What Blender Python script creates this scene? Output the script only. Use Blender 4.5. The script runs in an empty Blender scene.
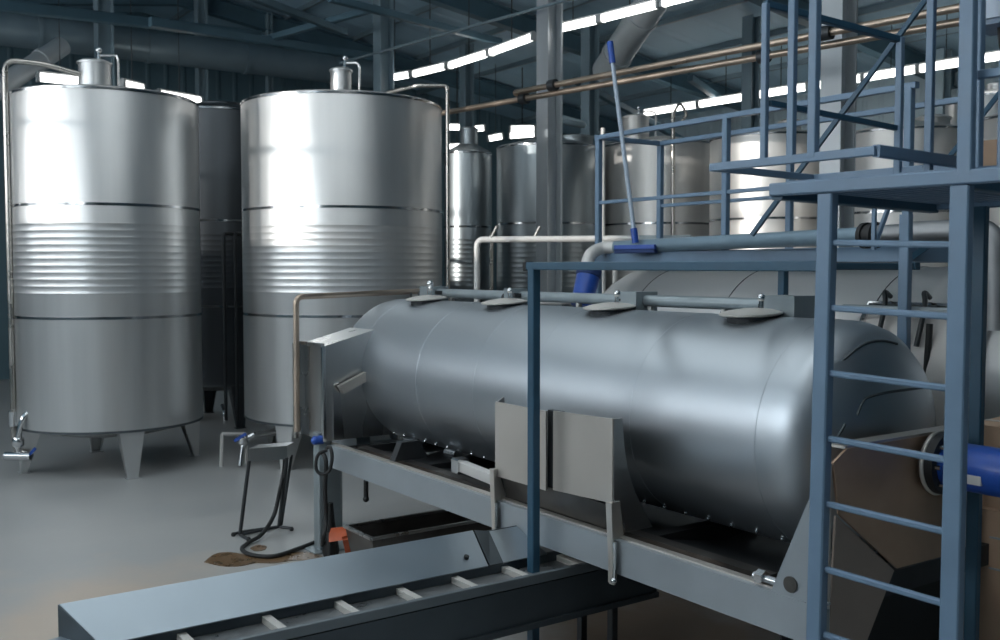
import bpy, math, random
from mathutils import Vector, Matrix
random.seed(7)
C = bpy.context.scene.collection
PI = math.pi
H = 2.2                       # camera height
PITCH = math.atan(0.05)
FOC = 1000.0

# ------------------------------------------------------------------ coordinates
CAM = Vector((0, 0, H))
def ray(px, py):
    fx, fy = (px-500)/FOC, (320-py)/FOC
    cp, sp = math.cos(PITCH), math.sin(PITCH)
    return Vector((fx, cp+fy*sp, -sp+fy*cp))
def at(px, py, Y):
    d = ray(px, py); return CAM + d*(Y/d.y)
def onz(px, py, z):
    d = ray(px, py); return CAM + d*((z-H)/d.z)
UX = Vector((.573, -.8195, 0)); VX = Vector((.8195, .573, 0)); ZX = Vector((0, 0, 1))
P0 = Vector((1.26, 4.09, 0))
def S(s, o, z): return P0 + UX*s + VX*o + ZX*z          # hall axes: s along the presses, o across
def ono(px, py, o):
    d = ray(px, py); n = VX
    t = ((P0+VX*o-CAM).dot(n))/d.dot(n); return CAM + d*t
LX = Vector((.674, -.739, 0)); MX = Vector((.739, .674, 0)); L0 = Vector((1.254, 3.85, 0))
def LM(l, m, z): return L0 + LX*l + MX*m + ZX*z         # ladder platform axes

# ------------------------------------------------------------------ mesh builder
class MB:
    def __init__(s): s.v = []; s.f = []
    def add(s, vs, fs):
        k = len(s.v); s.v += [Vector(a) for a in vs]; s.f += [tuple(i+k for i in f) for f in fs]; return s
    def frame_box(s, c, a, b, d):
        c, a, b, d = Vector(c), Vector(a), Vector(b), Vector(d)
        vs = [c+a*i+b*j+d*k for k in (-1, 1) for j in (-1, 1) for i in (-1, 1)]
        return s.add(vs, [(0,2,3,1),(4,5,7,6),(0,1,5,4),(2,6,7,3),(0,4,6,2),(1,3,7,5)])
    def sbox(s, s0, s1, o0, o1, z0, z1):
        return s.frame_box(S((s0+s1)/2, (o0+o1)/2, (z0+z1)/2), UX*((s1-s0)/2), VX*((o1-o0)/2), ZX*((z1-z0)/2))
    def lbox(s, l0, l1, m0, m1, z0, z1):
        return s.frame_box(LM((l0+l1)/2, (m0+m1)/2, (z0+z1)/2), LX*((l1-l0)/2), MX*((m1-m0)/2), ZX*((z1-z0)/2))
    def sweep(s, prof, pts, side=None, caps=True):
        """prof: list of (a, b); pts: 3-D polyline; first axis starts near `side`."""
        pts = [Vector(p) for p in pts]; n = len(prof); rows = []
        x = None
        for i, p in enumerate(pts):
            if i == 0: t = pts[1]-p
            elif i == len(pts)-1: t = p-pts[i-1]
            else: t = (pts[i+1]-p).normalized()+(p-pts[i-1]).normalized()
            t = t.normalized()
            if x is None:
                x = Vector(side) if side is not None else (Vector((0,0,1)) if abs(t.z) < .9 else Vector((1,0,0)))
            x = (x - t*x.dot(t)).normalized(); y = t.cross(x)
            rows.append([p+x*a+y*b for a, b in prof])
        k = len(s.v)
        for r in rows: s.v += r
        for i in range(len(rows)-1):
            for j in range(n):
                a, b = k+i*n+j, k+i*n+(j+1) % n
                s.f.append((a, b, b+n, a+n))
        if caps:
            s.f.append(tuple(k+j for j in reversed(range(n))))
            s.f.append(tuple(k+(len(rows)-1)*n+j for j in range(n)))
        return s
    def bar(s, p, q, w, h, side=None, ch=None):
        """rectangular tube with softened corners; w along `side`, h across"""
        c = ch if ch is not None else min(w, h)*.1
        a, b = w/2, h/2
        pr = [(a,-b+c),(a,b-c),(a-c,b),(-a+c,b),(-a,b-c),(-a,-b+c),(-a+c,-b),(a-c,-b)]
        return s.sweep(pr, [p, q], side)
    def tube(s, pts, r, n=14, caps=True):
        return s.sweep([(r*math.cos(2*PI*i/n), r*math.sin(2*PI*i/n)) for i in range(n)], pts, None, caps)
    def ibeam(s, p, q, w, h, tf, tw, side):
        a, b = w/2, h/2; t = tw/2
        pr = [(-a,-b),(a,-b),(a,-b+tf),(t,-b+tf),(t,b-tf),(a,b-tf),(a,b),(-a,b),(-a,b-tf),(-t,b-tf),(-t,-b+tf),(-a,-b+tf)]
        return s.sweep(pr, [p, q], side)
    def lathe(s, prof, org, axis=(0,0,1), n=64):
        """prof: (r, h) pairs"""
        ax = Vector(axis).normalized(); org = Vector(org)
        x = Vector((1,0,0)) if abs(ax.x) < .9 else Vector((0,1,0))
        x = (x-ax*x.dot(ax)).normalized(); y = ax.cross(x)
        k = len(s.v); m = len(prof)
        for r, h in prof:
            for i in range(n):
                a = 2*PI*i/n
                s.v.append(org+ax*h+(x*math.cos(a)+y*math.sin(a))*max(r, 1e-4))
        for i in range(m-1):
            for j in range(n):
                a, b = k+i*n+j, k+i*n+(j+1) % n
                s.f.append((a, b, b+n, a+n))
        if prof[0][0] > 1e-3: s.f.append(tuple(k+j for j in reversed(range(n))))
        if prof[-1][0] > 1e-3: s.f.append(tuple(k+(m-1)*n+j for j in range(n)))
        return s
    def ring(s, R, r, org, axis, n=64, m=10):
        ax = Vector(axis).normalized(); org = Vector(org)
        x = Vector((1,0,0)) if abs(ax.x) < .9 else Vector((0,1,0))
        x = (x-ax*x.dot(ax)).normalized(); y = ax.cross(x); k = len(s.v)
        for i in range(n):
            a = 2*PI*i/n; d = x*math.cos(a)+y*math.sin(a)
            for j in range(m):
                b = 2*PI*j/m
                s.v.append(org+d*(R+r*math.cos(b))+ax*(r*math.sin(b)))
        for i in range(n):
            for j in range(m):
                s.f.append((k+i*m+j, k+((i+1) % n)*m+j, k+((i+1) % n)*m+(j+1) % m, k+i*m+(j+1) % m))
        return s
    def plate(s, poly, thick):
        poly = [Vector(p) for p in poly]; t = Vector(thick)/2; n = len(poly)
        vs = [p-t for p in poly]+[p+t for p in poly]
        fs = [tuple(reversed(range(n))), tuple(range(n, 2*n))]+[(i, (i+1) % n, n+(i+1) % n, n+i) for i in range(n)]
        return s.add(vs, fs)
    def ball(s, c, r, n=12):
        return s.lathe([(r*math.sin(PI*i/8), -r*math.cos(PI*i/8)) for i in range(9)], c, (0,0,1), n)
    def build(s, name, m, parent=None, smooth=35):
        org = parent_world(parent)
        me = bpy.data.meshes.new(name)
        me.from_pydata([v-org for v in s.v], [], s.f); me.update()
        import bmesh
        b = bmesh.new(); b.from_mesh(me); bmesh.ops.recalc_face_normals(b, faces=b.faces); b.to_mesh(me); b.free()
        for p in me.polygons: p.use_smooth = True
        me.set_sharp_from_angle(angle=math.radians(smooth))
        me.materials.append(m)
        o = bpy.data.objects.new(name, me); C.objects.link(o)
        if parent is not None: o.parent = parent
        return o
def parent_world(p):
    v = Vector((0, 0, 0))
    while p is not None: v += p.location; p = p.parent
    return v
def thing(name, loc, label, cat, group=None):
    o = bpy.data.objects.new(name, None); C.objects.link(o)
    o.location = Vector(loc); o.empty_display_size = .2
    return tag(o, label, cat, group)
def tag(o, label, cat, group=None):
    o['label'] = label; o['category'] = cat
    if group: o['group'] = group
    return o
def solo(mb, name, m, label, cat, base, group=None):
    """a thing that is one mesh, with its origin at its base"""
    e = bpy.data.objects.new('tmp', None); e.location = Vector(base)
    o = mb.build(name, m, e); o.parent = None; o.location = Vector(base); bpy.data.objects.remove(e)
    return tag(o, label, cat, group)
def struct(mb, name, m, label=None, parent=None):
    o = mb.build(name, m, parent)
    if parent is None:
        o['kind'] = 'structure'
        if label: o['label'] = label
    return o
def fillet(pts, r, k=6):
    pts = [Vector(p) for p in pts]; out = [pts[0]]
    for a, b, c in zip(pts, pts[1:], pts[2:]):
        d1, d2 = (a-b), (c-b); q = min(r, d1.length*.49, d2.length*.49)
        p, e = b+d1.normalized()*q, b+d2.normalized()*q
        for i in range(k+1):
            t = i/k; out.append(p*(1-t)**2+b*(2*t*(1-t))+e*t*t)
    return out+[pts[-1]]
def spline(pts, k=8):
    pts = [Vector(p) for p in pts]; P = [pts[0]*2-pts[1]]+pts+[pts[-1]*2-pts[-2]]; out = []
    for i in range(1, len(P)-2):
        a, b, c, d = P[i-1:i+3]
        for j in range(k):
            t = j/k
            out.append(.5*((2*b)+(c-a)*t+(2*a-5*b+4*c-d)*t*t+(3*b-a-3*c+d)*t**3))
    return out+[pts[-1]]

# ------------------------------------------------------------------ materials
def mat(name, col, rough=.5, metal=0., noise=0., nscale=(3,3,3), rvar=0., bump=0., bscale=40, aniso=0., col2=None, coat=0.):
    m = bpy.data.materials.new(name); m.use_nodes = True; N = m.node_tree.nodes; K = m.node_tree.links
    b = N['Principled BSDF']; b.inputs['Roughness'].default_value = rough; b.inputs['Metallic'].default_value = metal
    b.inputs['Base Color'].default_value = (*col, 1)
    if coat: b.inputs['Coat Weight'].default_value = coat
    if aniso:
        b.inputs['Anisotropic'].default_value = aniso
    tc = N.new('ShaderNodeTexCoord'); mp = N.new('ShaderNodeMapping'); mp.inputs['Scale'].default_value = nscale
    K.new(tc.outputs['Object'], mp.inputs['Vector'])
    if noise or rvar or col2:
        nz = N.new('ShaderNodeTexNoise'); nz.inputs['Detail'].default_value = 6; nz.inputs['Scale'].default_value = 1
        K.new(mp.outputs[0], nz.inputs['Vector'])
        mx = N.new('ShaderNodeMix'); mx.data_type = 'RGBA'
        c2 = col2 or tuple(c*(1-noise) for c in col)
        mx.inputs['A'].default_value = (*c2, 1); mx.inputs['B'].default_value = (*col, 1)
        rp = N.new('ShaderNodeValToRGB'); rp.color_ramp.elements[0].position = .35; rp.color_ramp.elements[1].position = .65
        K.new(nz.outputs['Fac'], rp.inputs['Fac']); K.new(rp.outputs['Color'], mx.inputs['Factor'])
        K.new(mx.outputs['Result'], b.inputs['Base Color'])
        if rvar:
            mr = N.new('ShaderNodeMapRange'); mr.inputs['From Min'].default_value = .3; mr.inputs['From Max'].default_value = .7
            mr.inputs['To Min'].default_value = max(.03, rough-rvar); mr.inputs['To Max'].default_value = rough+rvar
            K.new(nz.outputs['Fac'], mr.inputs['Value']); K.new(mr.outputs['Result'], b.inputs['Roughness'])
    if bump:
        n2 = N.new('ShaderNodeTexNoise'); n2.inputs['Scale'].default_value = bscale; n2.inputs['Detail'].default_value = 3
        K.new(mp.outputs[0], n2.inputs['Vector'])
        bp = N.new('ShaderNodeBump'); bp.inputs['Strength'].default_value = bump; bp.inputs['Distance'].default_value = .01
        K.new(n2.outputs['Fac'], bp.inputs['Height']); K.new(bp.outputs['Normal'], b.inputs['Normal'])
    return m
def emit(name, col, strength):
    m = bpy.data.materials.new(name); m.use_nodes = True; N = m.node_tree.nodes; K = m.node_tree.links
    N.remove(N['Principled BSDF']); e = N.new('ShaderNodeEmission')
    e.inputs['Color'].default_value = (*col, 1); e.inputs['Strength'].default_value = strength
    K.new(e.outputs[0], N['Material Output'].inputs['Surface']); return m
def pane_mat(name, col, strength, clear):
    m = emit(name, col, strength); N = m.node_tree.nodes; K = m.node_tree.links
    t = N.new('ShaderNodeBsdfTransparent'); x = N.new('ShaderNodeMixShader'); x.inputs[0].default_value = clear
    K.new(N['Emission'].outputs[0], x.inputs[1]); K.new(t.outputs[0], x.inputs[2])
    K.new(x.outputs[0], N['Material Output'].inputs['Surface']); return m

WIN_E, ROOF_E, TUBE_E, SUN_E = 6.0, 2.3, 4.5, 15.0
M = {}
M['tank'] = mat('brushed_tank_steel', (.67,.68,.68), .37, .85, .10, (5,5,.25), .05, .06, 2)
M['tankdark'] = mat('darker_tank_steel', (.38,.42,.44), .38, 1, .15, (5,5,.25), .05)  # darker steel tone for two far tanks
M['tankshade'] = mat('shaded_tank_steel', (.09,.10,.11), .42, .9, .15, (5,5,.25), .05)  # shade of the gap between the tanks put into the steel colour
M['pipeblue'] = mat('blue_grey_pipe', (.20,.29,.36), .4, .2, .1, (5,5,5), .05)
M['steeldull'] = mat('dull_pipe_steel', (.33,.34,.35), .5, .9, .15, (5,5,5), .05)
M['band'] = mat('polished_band', (.42,.43,.44), .16, 1)
M['drum'] = mat('satin_drum_steel', (.50,.545,.585), .43, 1, .08, (.6,.6,3), .05, .05, 2)
M['drumpale'] = mat('lit_drum_steel', (.66,.67,.67), .46, .6, .08, (.6,.6,3), .05)  # overhead brightness on the rear drum put into a paler steel
M['steel'] = mat('stainless_sheet', (.58,.59,.59), .30, 1, .10, (3,3,1), .06)
M['steelwarm'] = mat('warm_stainless_sheet', (.62,.585,.54), .42, .75, .08, (2,2,2), .06)
M['bronze'] = mat('brown_tinted_sheet', (.54,.37,.26), .45, .4, .25, (3,3,3), .1)
M['legsheet'] = mat('grey_brown_sheet', (.40,.325,.28), .45, .45, .15, (3,3,3), .08)
M['railmid'] = mat('mid_grey_rail', (.20,.23,.25), .4, .6, .1, (3,3,3), .05)
M['lid'] = mat('pale_lid_steel', (.66,.64,.60), .5, .35, .1, (6,6,6), .05)
M['tankpale'] = mat('lit_tank_steel', (.74,.725,.70), .40, .6, .1, (5,5,.25), .05)  # brighter light on the far tanks put into a paler steel
M['chrome'] = mat('bright_fitting', (.72,.73,.74), .16, 1)
M['railgrey'] = mat('grey_painted_beam', (.36,.40,.43), .40, .35, .10, (4,4,4), .08)
M['blue'] = mat('blue_grey_paint', (.155,.245,.355), .42, 0, .12, (6,6,6), .06)
M['bluedark'] = mat('dark_blue_paint', (.028,.088,.145), .45, 0, .12, (6,6,6), .06)
M['vivid'] = mat('vivid_blue', (.018,.085,.42), .38, 0, .15, (8,8,8), .05, coat=.2)
M['navy'] = mat('navy_bristle', (.015,.04,.14), .7)
M['black'] = mat('black_rubber', (.012,.013,.014), .55)
M['dark'] = mat('dark_steel', (.06,.065,.07), .45, .6, .2, (4,4,4))
M['tub'] = mat('dark_stained_steel', (.16,.15,.14), .4, .8, .35, (5,5,5), .1)
M['conv'] = mat('conveyor_sheet', (.38,.44,.49), .33, .9, .06, (2,2,2), .06)
M['convdark'] = mat('conveyor_side', (.10,.12,.135), .4, .7, .15, (3,3,3), .05)
M['belt'] = mat('wet_belt', (.26,.275,.285), .36, .5, .3, (14,14,14), .12, .2, 10)
M['orange'] = mat('orange_paint', (.50,.10,.035), .5, 0, .25, (12,12,12))
M['card'] = mat('cardboard', (.52,.36,.25), .85, 0, .1, (5,5,5))
M['puddle'] = mat('brown_spill', (.17,.105,.055), .30, 0, .3, (9,9,9), .1)
M['pipegrey'] = mat('grey_green_pipe', (.33,.385,.41), .36, .45, .1, (5,5,5), .05)
M['pipesteel'] = mat('pipe_steel', (.55,.52,.48), .28, 1, .2, (4,4,4), .08)
M['copper'] = mat('aged_pipe', (.56,.45,.36), .36, .85, .25, (3,3,3), .1)
M['white'] = mat('off_white_pipe', (.62,.61,.59), .45, .1)
M['col'] = mat('column_paint', (.25,.34,.39), .42, 0, .1, (3,3,.5), .06)
M['colbright'] = mat('column_steel', (.55,.59,.62), .34, .35, .1, (3,3,.3), .06)
M['duct'] = mat('galvanised_duct', (.24,.32,.365), .4, .3, .15, (2,2,2), .08)
M['ductlight'] = mat('pale_duct', (.58,.63,.66), .4, .3, .1, (2,2,2), .08)
M['truss'] = mat('dark_roof_steel', (.09,.17,.22), .5, 0, .2, (2,2,2))
M['housing'] = mat('lamp_housing', (.5,.52,.53), .5)
M['tube'] = emit('lit_tube', (1,.985,.95), TUBE_E)
M['handle'] = mat('pale_blue_handle', (.42,.50,.60), .4)
M['frameW'] = mat('window_frame_paint', (.4,.42,.43), .5)
M['pane'] = pane_mat('daylight_pane', (.93,.97,1.0), WIN_E, .35)
M['fillpane'] = emit('fill_light_pane', (.90,.96,1.0), 8.0)
M['lightpanel'] = emit('added_top_light', (.88,.96,1.0), ROOF_E)
M['darkline'] = mat('dark_seam', (.10,.115,.125), .5, .6)

def tint_patches(m, spots):
    """soft-edged tinted patches of the floor: (centre, radius, colour, amount)"""
    N = m.node_tree.nodes; K = m.node_tree.links; b = N['Principled BSDF']
    src = b.inputs['Base Color'].links[0].from_socket
    tc = N.new('ShaderNodeTexCoord'); nz = N.new('ShaderNodeTexNoise'); nz.inputs['Scale'].default_value = 1.6; nz.inputs['Detail'].default_value = 5
    K.new(tc.outputs['Object'], nz.inputs['Vector'])
    for c, rad, col, amt in spots:
        d = N.new('ShaderNodeVectorMath'); d.operation = 'DISTANCE'; d.inputs[1].default_value = c; K.new(tc.outputs['Object'], d.inputs[0])
        a = N.new('ShaderNodeMath'); a.operation = 'MULTIPLY_ADD'; a.inputs[1].default_value = 1.6*rad; K.new(nz.outputs['Fac'], a.inputs[0]); K.new(d.outputs['Value'], a.inputs[2])
        mr = N.new('ShaderNodeMapRange'); mr.inputs['From Min'].default_value = rad*1.1; mr.inputs['From Max'].default_value = rad*1.9
        mr.inputs['To Min'].default_value = amt; mr.inputs['To Max'].default_value = 0; K.new(a.outputs[0], mr.inputs['Value'])
        x = N.new('ShaderNodeMix'); x.data_type = 'RGBA'; x.inputs['B'].default_value = (*col, 1)
        K.new(mr.outputs['Result'], x.inputs['Factor']); K.new(src, x.inputs['A']); src = x.outputs['Result']
    K.new(src, b.inputs['Base Color'])
def ribbed(name, col, col2, axis, freq, rough=.5):
    """sheet cladding with ribs along `axis` of the hall"""
    m = mat(name, col, rough, 0, .12, (.4,.4,.4)); N = m.node_tree.nodes; K = m.node_tree.links
    tc = N.new('ShaderNodeTexCoord'); vm = N.new('ShaderNodeVectorMath'); vm.operation = 'DOT_PRODUCT'
    vm.inputs[1].default_value = axis; K.new(tc.outputs['Object'], vm.inputs[0])
    mu = N.new('ShaderNodeMath'); mu.operation = 'MULTIPLY'; mu.inputs[1].default_value = freq*2*PI; K.new(vm.outputs['Value'], mu.inputs[0])
    sn = N.new('ShaderNodeMath'); sn.operation = 'SINE'; K.new(mu.outputs[0], sn.inputs[0])
    rp = N.new('ShaderNodeMapRange'); rp.inputs['From Min'].default_value = .6; rp.inputs['From Max'].default_value = .95
    K.new(sn.outputs[0], rp.inputs['Value'])
    bp = N.new('ShaderNodeBump'); bp.inputs['Strength'].default_value = .7; bp.inputs['Distance'].default_value = .03
    K.new(rp.outputs['Result'], bp.inputs['Height']); K.new(bp.outputs['Normal'], N['Principled BSDF'].inputs['Normal'])
    return m
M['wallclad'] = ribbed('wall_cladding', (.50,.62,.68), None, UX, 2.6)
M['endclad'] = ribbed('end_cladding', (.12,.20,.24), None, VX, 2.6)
M['roofclad'] = ribbed('roof_cladding', (.42,.60,.72), None, UX, 1.0)
M['floor'] = mat('concrete', (.44,.44,.43), .42, 0, 0, (.45,.45,.45), .10, .15, 60, col2=(.34,.35,.35))

tint_patches(M['floor'], [(S(-1.8,.9,0),1.2,(.20,.135,.085),.9), (S(-3.9,-1.7,0),1.3,(.54,.45,.37),.9)])
# ------------------------------------------------------------------ the hall
S0, S1, O0, O1 = -19.5, 9.0, -9.0, 14.5
EAVE, RIDGE_O, RIDGE = 6.0, 2.75, 7.7
def roof_z(o): return RIDGE-(RIDGE-EAVE)*abs(o-RIDGE_O)/(RIDGE_O-O0 if o < RIDGE_O else O1-RIDGE_O)
struct(MB().sbox(S0-.2, S1+.2, O0-.2, O1+.2, -.2, 0), 'floor', M['floor'], 'grey concrete hall floor')
cb = MB()
for a, b in ((O0-.2, RIDGE_O), (RIDGE_O, O1+.2)):
    cb.plate([S(S0-.2, a, roof_z(a)), S(S1+.2, a, roof_z(a)), S(S1+.2, b, roof_z(b)), S(S0-.2, b, roof_z(b))], (0,0,.12))
co = struct(cb, 'ceiling', M['roofclad'], 'blue grey profiled sheet roof'); co.location.z += .06
def gable(s): return [S(s, O0, 0), S(s, O1, 0), S(s, O1, EAVE), S(s, RIDGE_O, RIDGE), S(s, O0, EAVE)]
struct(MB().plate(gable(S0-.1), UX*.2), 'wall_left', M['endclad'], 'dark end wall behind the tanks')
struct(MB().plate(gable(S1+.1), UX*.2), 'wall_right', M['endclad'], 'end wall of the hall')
struct(MB().sbox(S0, S1, O1, O1+.2, 0, EAVE), 'wall_back', M['wallclad'], 'pale ribbed wall beyond the tank rows')
# window wall behind the camera: openings with mullions
WZ0, WZ1 = 3.4, 5.6
wins = [(-17.6,-17.0), (-13.2,-11.5), (-11.2,-9.1), (-8.8,-6.7), (-6.4,-4.6), (-3.6,-1.8), (-1.2,.6)]
wb = MB(); wb.sbox(S0, S1, O0-.2, O0, 0, WZ0); wb.sbox(S0, S1, O0-.2, O0, WZ1, EAVE)
x = S0
for a, b in wins: wb.sbox(x, a, O0-.2, O0, WZ0, WZ1); x = b
wb.sbox(x, S1, O0-.2, O0, WZ0, WZ1)
struct(wb, 'wall_front', M['wallclad'], 'window wall of the hall')
for i, (a, b) in enumerate(wins):
    f = MB(); t = .07
    f.sbox(a, b, O0-.15, O0-.05, WZ0, WZ0+t); f.sbox(a, b, O0-.15, O0-.05, WZ1-t, WZ1)
    f.sbox(a, a+t, O0-.15, O0-.05, WZ0+t, WZ1-t); f.sbox(b-t, b, O0-.15, O0-.05, WZ0+t, WZ1-t)
    f.sbox((a+b)/2-.03, (a+b)/2+.03, O0-.15, O0-.05, WZ0+t, WZ1-t)
    f.sbox(a+t, b-t, O0-.14, O0-.06, 4.47, 4.53)
    fo = struct(f, 'window_%d' % (i+1), M['frameW'], 'tall daylight or added fill window with a grey frame')
    p = MB().sbox(a+t, b-t, O0-.105, O0-.095, WZ0+t, WZ1-t).build('pane', M['pane'] if i < 5 else M['fillpane'], fo)  # last two windows are added fill light for the ladder side

for i, (a, b) in enumerate(((-7.6,-6.0), (-4.4,-2.8), (-1.2,.4), (2.0,3.6))):  # glowing roof panels added out of view for soft overhead light
    oa, ob = -4.2, 1.6
    z0_, z1_ = roof_z(oa)-.05, roof_z(ob)-.05
    f = MB()
    for s_ in (a, b): f.bar(S(s_,oa,z0_), S(s_,ob,z1_), .08, .06, ZX)
    for o_ in (oa,-2.3,-.4,ob): f.bar(S(a,o_,roof_z(o_)-.05), S(b,o_,roof_z(o_)-.05), .08, .06, ZX)
    fo = struct(f, 'window_%d' % (i+8), M['frameW'], 'added unseen rooflight in the roof slope')
    MB().plate([S(a,oa,z0_),S(b,oa,z0_),S(b,ob,z1_),S(a,ob,z1_)], ZX*.01).build('pane', M['lightpanel'], fo)

# columns, rafters, purlins
def column(px, D, w, m, label, side=UX):
    p = at(px, 300, D); p.z = 0
    r = (p-P0).dot(VX); z = roof_z(r)
    b = MB().ibeam(p, p+ZX*(z-.05), w, w, .025, .02, side)
    b.frame_box(p+ZX*.01, UX*(w*.7), VX*(w*.7), ZX*.01)
    o = solo(b, 'steel_column', m, label, 'column', p); o['kind'] = 'structure'; return p
c1 = column(549, 13.5, .25, M['colbright'], 'bright steel column before the round tanks, crossed by two pipes')
c2 = column(835, 10.3, .25, M['colbright'], 'steel column standing behind the blue guard rail posts')
c3 = column(385, 17.2, .26, M['col'], 'grey steel column rising behind the tank with the neck fittings')
c4 = column(109, 17.5, .27, M['col'], 'grey steel column behind the tank with the downpipe')
column(205, 19.5, .2, M['col'], 'slim dark column in the gap between two big tanks')
column(272, 20.5, .12, M['col'], 'thin post under the roof beyond the big tanks')
column(467, 21.0, .22, M['col'], 'far column above the small tank with a white lid')
column(589, 18.5, .24, M['col'], 'dark column beyond the broom handle')
column(748, 17.5, .22, M['col'], 'dark column seen through the walkway guard rail')
column(936, 18.0, .25, M['col'], 'column on the pale ribbed wall')
for k, s in enumerate((-16.9, -12.5, -8.05, -3.8, .5, 5)):
    for a, b in ((O0, RIDGE_O), (RIDGE_O, O1)):
        q = MB().ibeam(S(s, a, roof_z(a)-.24), S(s, b, roof_z(b)-.24), .2, .34, .02, .015, UX)
        o = q.build('roof_beam', M['truss']); o['kind'] = 'structure'; o['label'] = 'dark steel rafter under the roof'
for o_ in [-7.5+1.55*i for i in range(14)]:
    q = MB().bar(S(S0, o_, roof_z(o_)-.03), S(S1, o_, roof_z(o_)-.03), .07, .12, VX)
    o = q.build('roof_purlin', M['duct']); o['kind'] = 'structure'; o['label'] = 'purlin under the roof sheets'
for (a, b, w) in (((-20,3,14.5),(260,36,17.5),.16), ((150,22,15.5),(376,58,18.5),.14), ((270,38,17),(376,8,15.5),.10),
                  ((250,-4,13),(345,32,16),.10), ((330,-2,13.5),(500,42,16),.10), ((690,78,19),(720,99,20),.12), ((575,80,19),(700,150,22),.12)):
    q = MB().bar(at(*a), at(*b), w, w, ZX)
    o = q.build('roof_brace', M['truss']); o['kind'] = 'structure'; o['label'] = 'dark brace under the roof'

# ------------------------------------------------------------------ ducts and overhead pipes
def duct(name, pts, r, m, label, joints=3, lip=.02):
    t = thing(name, pts[0], label, 'duct')
    MB().tube(pts, r, 32).build('duct_run', m, t)
    a, b = Vector(pts[0]), Vector(pts[-1])
    for i in range(joints):
        p = a.lerp(b, (i+.5)/joints); d = (b-a).normalized()
        MB().lathe([(r*.98,-.04),(r+lip,-.04),(r+lip,.04),(r*.98,.04)], p, d, 32).build('joint_collar', m, t)
    return t
duct('ventilation_duct', [S(-16.3,-4.5,6.28), S(-16.3,6.6,6.32)], .29, M['duct'], 'long dark round ventilation duct under the roof above the big tanks', 6)
duct('exhaust_duct', [at(606,72,17.0), at(656,-4,15.2)], .245, M['ductlight'], 'grey round duct slanting up to the roof behind the broom', 2)
duct('drop_duct', [at(-25,104,15.5), at(62,46,17.2)], .16, M['ductlight'], 'pale slanting duct behind the tank with the downpipe', 2)
def pipe_thing(name, pts, r, m, label, clamps=()):
    t = thing(name, pts[0], label, 'pipe')
    MB().tube(fillet(pts, .15), r, 14).build('pipe_run', m, t)
    for p, d in clamps:
        MB().lathe([(r*.9,-.05),(r*1.9,-.05),(r*1.9,.05),(r*.9,.05)], p, d, 16).build('clamp', M['dark'], t)
    return t
za = onz(512,93,4.3); zb = onz(1015,-3,4.3)
zc = onz(440,113.5,4.22); zd = onz(1015,12,4.22)
k1 = za.lerp(zb, .12); k2 = zc.lerp(zd, .22); dd = (zb-za)
u1, u2 = za.lerp(zb, .72), zc.lerp(zd, .68)
pipe_thing('overhead_pipe', [za+ZX*0-UX*.03+VX*.25, za, zb], .034, M['copper'], 'upper of two thin brown pipes running overhead to the platform', [(k1, dd), (u1, dd)])
pipe_thing('overhead_pipe', [zc, zd], .034, M['copper'], 'lower of two thin brown pipes running overhead to the platform', [(k2, dd), (u2, dd)])
pipe_thing('stay_cable', [onz(340,63,5.6), onz(1000,-120,5.6)], .02, M['duct'], 'thin dark conduit above the sloping lamp row', [])

# ------------------------------------------------------------------ tube lamps
ORD = ['first','second','third','fourth','fifth','sixth','seventh','eighth','ninth']
def lamp(a, b, label, group, w=.07):
    a, b = Vector(a), Vector(b); d = (b-a).normalized(); c = (a+b)/2
    t = thing('tube_lamp', c, label, 'lamp', group)
    MB().tube([a+d*.03, b-d*.03], w*.5, 12).build('lit_tube', M['tube'], t)
    MB().bar(a+ZX*w*.6, b+ZX*w*.6, w*.25, w*.4, ZX).build('housing', M['housing'], t)
    for q in (a, b): MB().bar(q-d*.02, q+d*.02, w*1.1, w*1.05, ZX).build('end_cap', M['housing'], t)
    r = (c-P0).dot(VX); z = roof_z(r)
    MB().tube([c+ZX*w*.7, Vector((c.x, c.y, z-.02))], .008, 6).build('hanger_rod', M['dark'], t)
    return t
Z1 = 5.5
row = [(379,80,411,74.5),(414,74,447,66),(450,65.5,489,53),(491,52.5,534,36.5),(548,31,599,19.5),(602,18.5,659,4),(663,3,720,-12)]
for i, (a, b, c, d) in enumerate(row):
    lamp(onz(a,b,Z1), onz(c,d,Z1), '%s lit tube, counted from the far end, in the lamp row crossing the bright column' % ORD[i], 'tube lamps above the hall', .105)
pa, pb = (645,113), (1030,51)
for i in range(7):
    f0, f1 = i/7, (i+.962)/7
    g = lambda f: (pa[0]+(pb[0]-pa[0])*f, pa[1]+(pb[1]-pa[1])*f)
    lamp(onz(*g(f0),Z1), onz(*g(f1),Z1), '%s lit tube, counted from the broom, in the lamp row before the ribbed wall' % ORD[i], 'tube lamps before the ribbed wall', .13)
for i, (a, b, c, d) in enumerate([(38,77,82,81.5),(122,84,142,88.5),(158,94,200,101)]):
    lamp(onz(a,b,5.15), onz(c,d,5.15), '%s lit tube, counted from the pale slanting duct, above the tank with the downpipe' % ORD[i], 'tube lamps beyond the big tank', .13)
far = [(447,127,468,127.5,'lit tube between the big tank and the far column'),(474,129,485,128,'short lit tube just past the far column'),(447,147.5,467,146,'lit tube low behind the small tank with a white lid'),
       (488,139,503,136,'lit tube above the gap between two far tanks'),(510,129,535,128.5,'far lit tube beside the bright column, the upper one'),(509,136,535,134,'far lit tube beside the bright column, the lower one')]
for a, b, c, d, l in far: lamp(at(a,b,22.3), at(c,d,22.3), l, None, .12)
for o_ in (-1.2, -6.4):                                                # the rows over and behind the camera
    for i in range(4):
        s = -7+3.2*i
        lamp(S(s,o_,5.5), S(s+1.5,o_,5.5), 'lit tube lamp hung over the presses, above the top of the photo', 'tube lamps overhead', .085)

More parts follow.
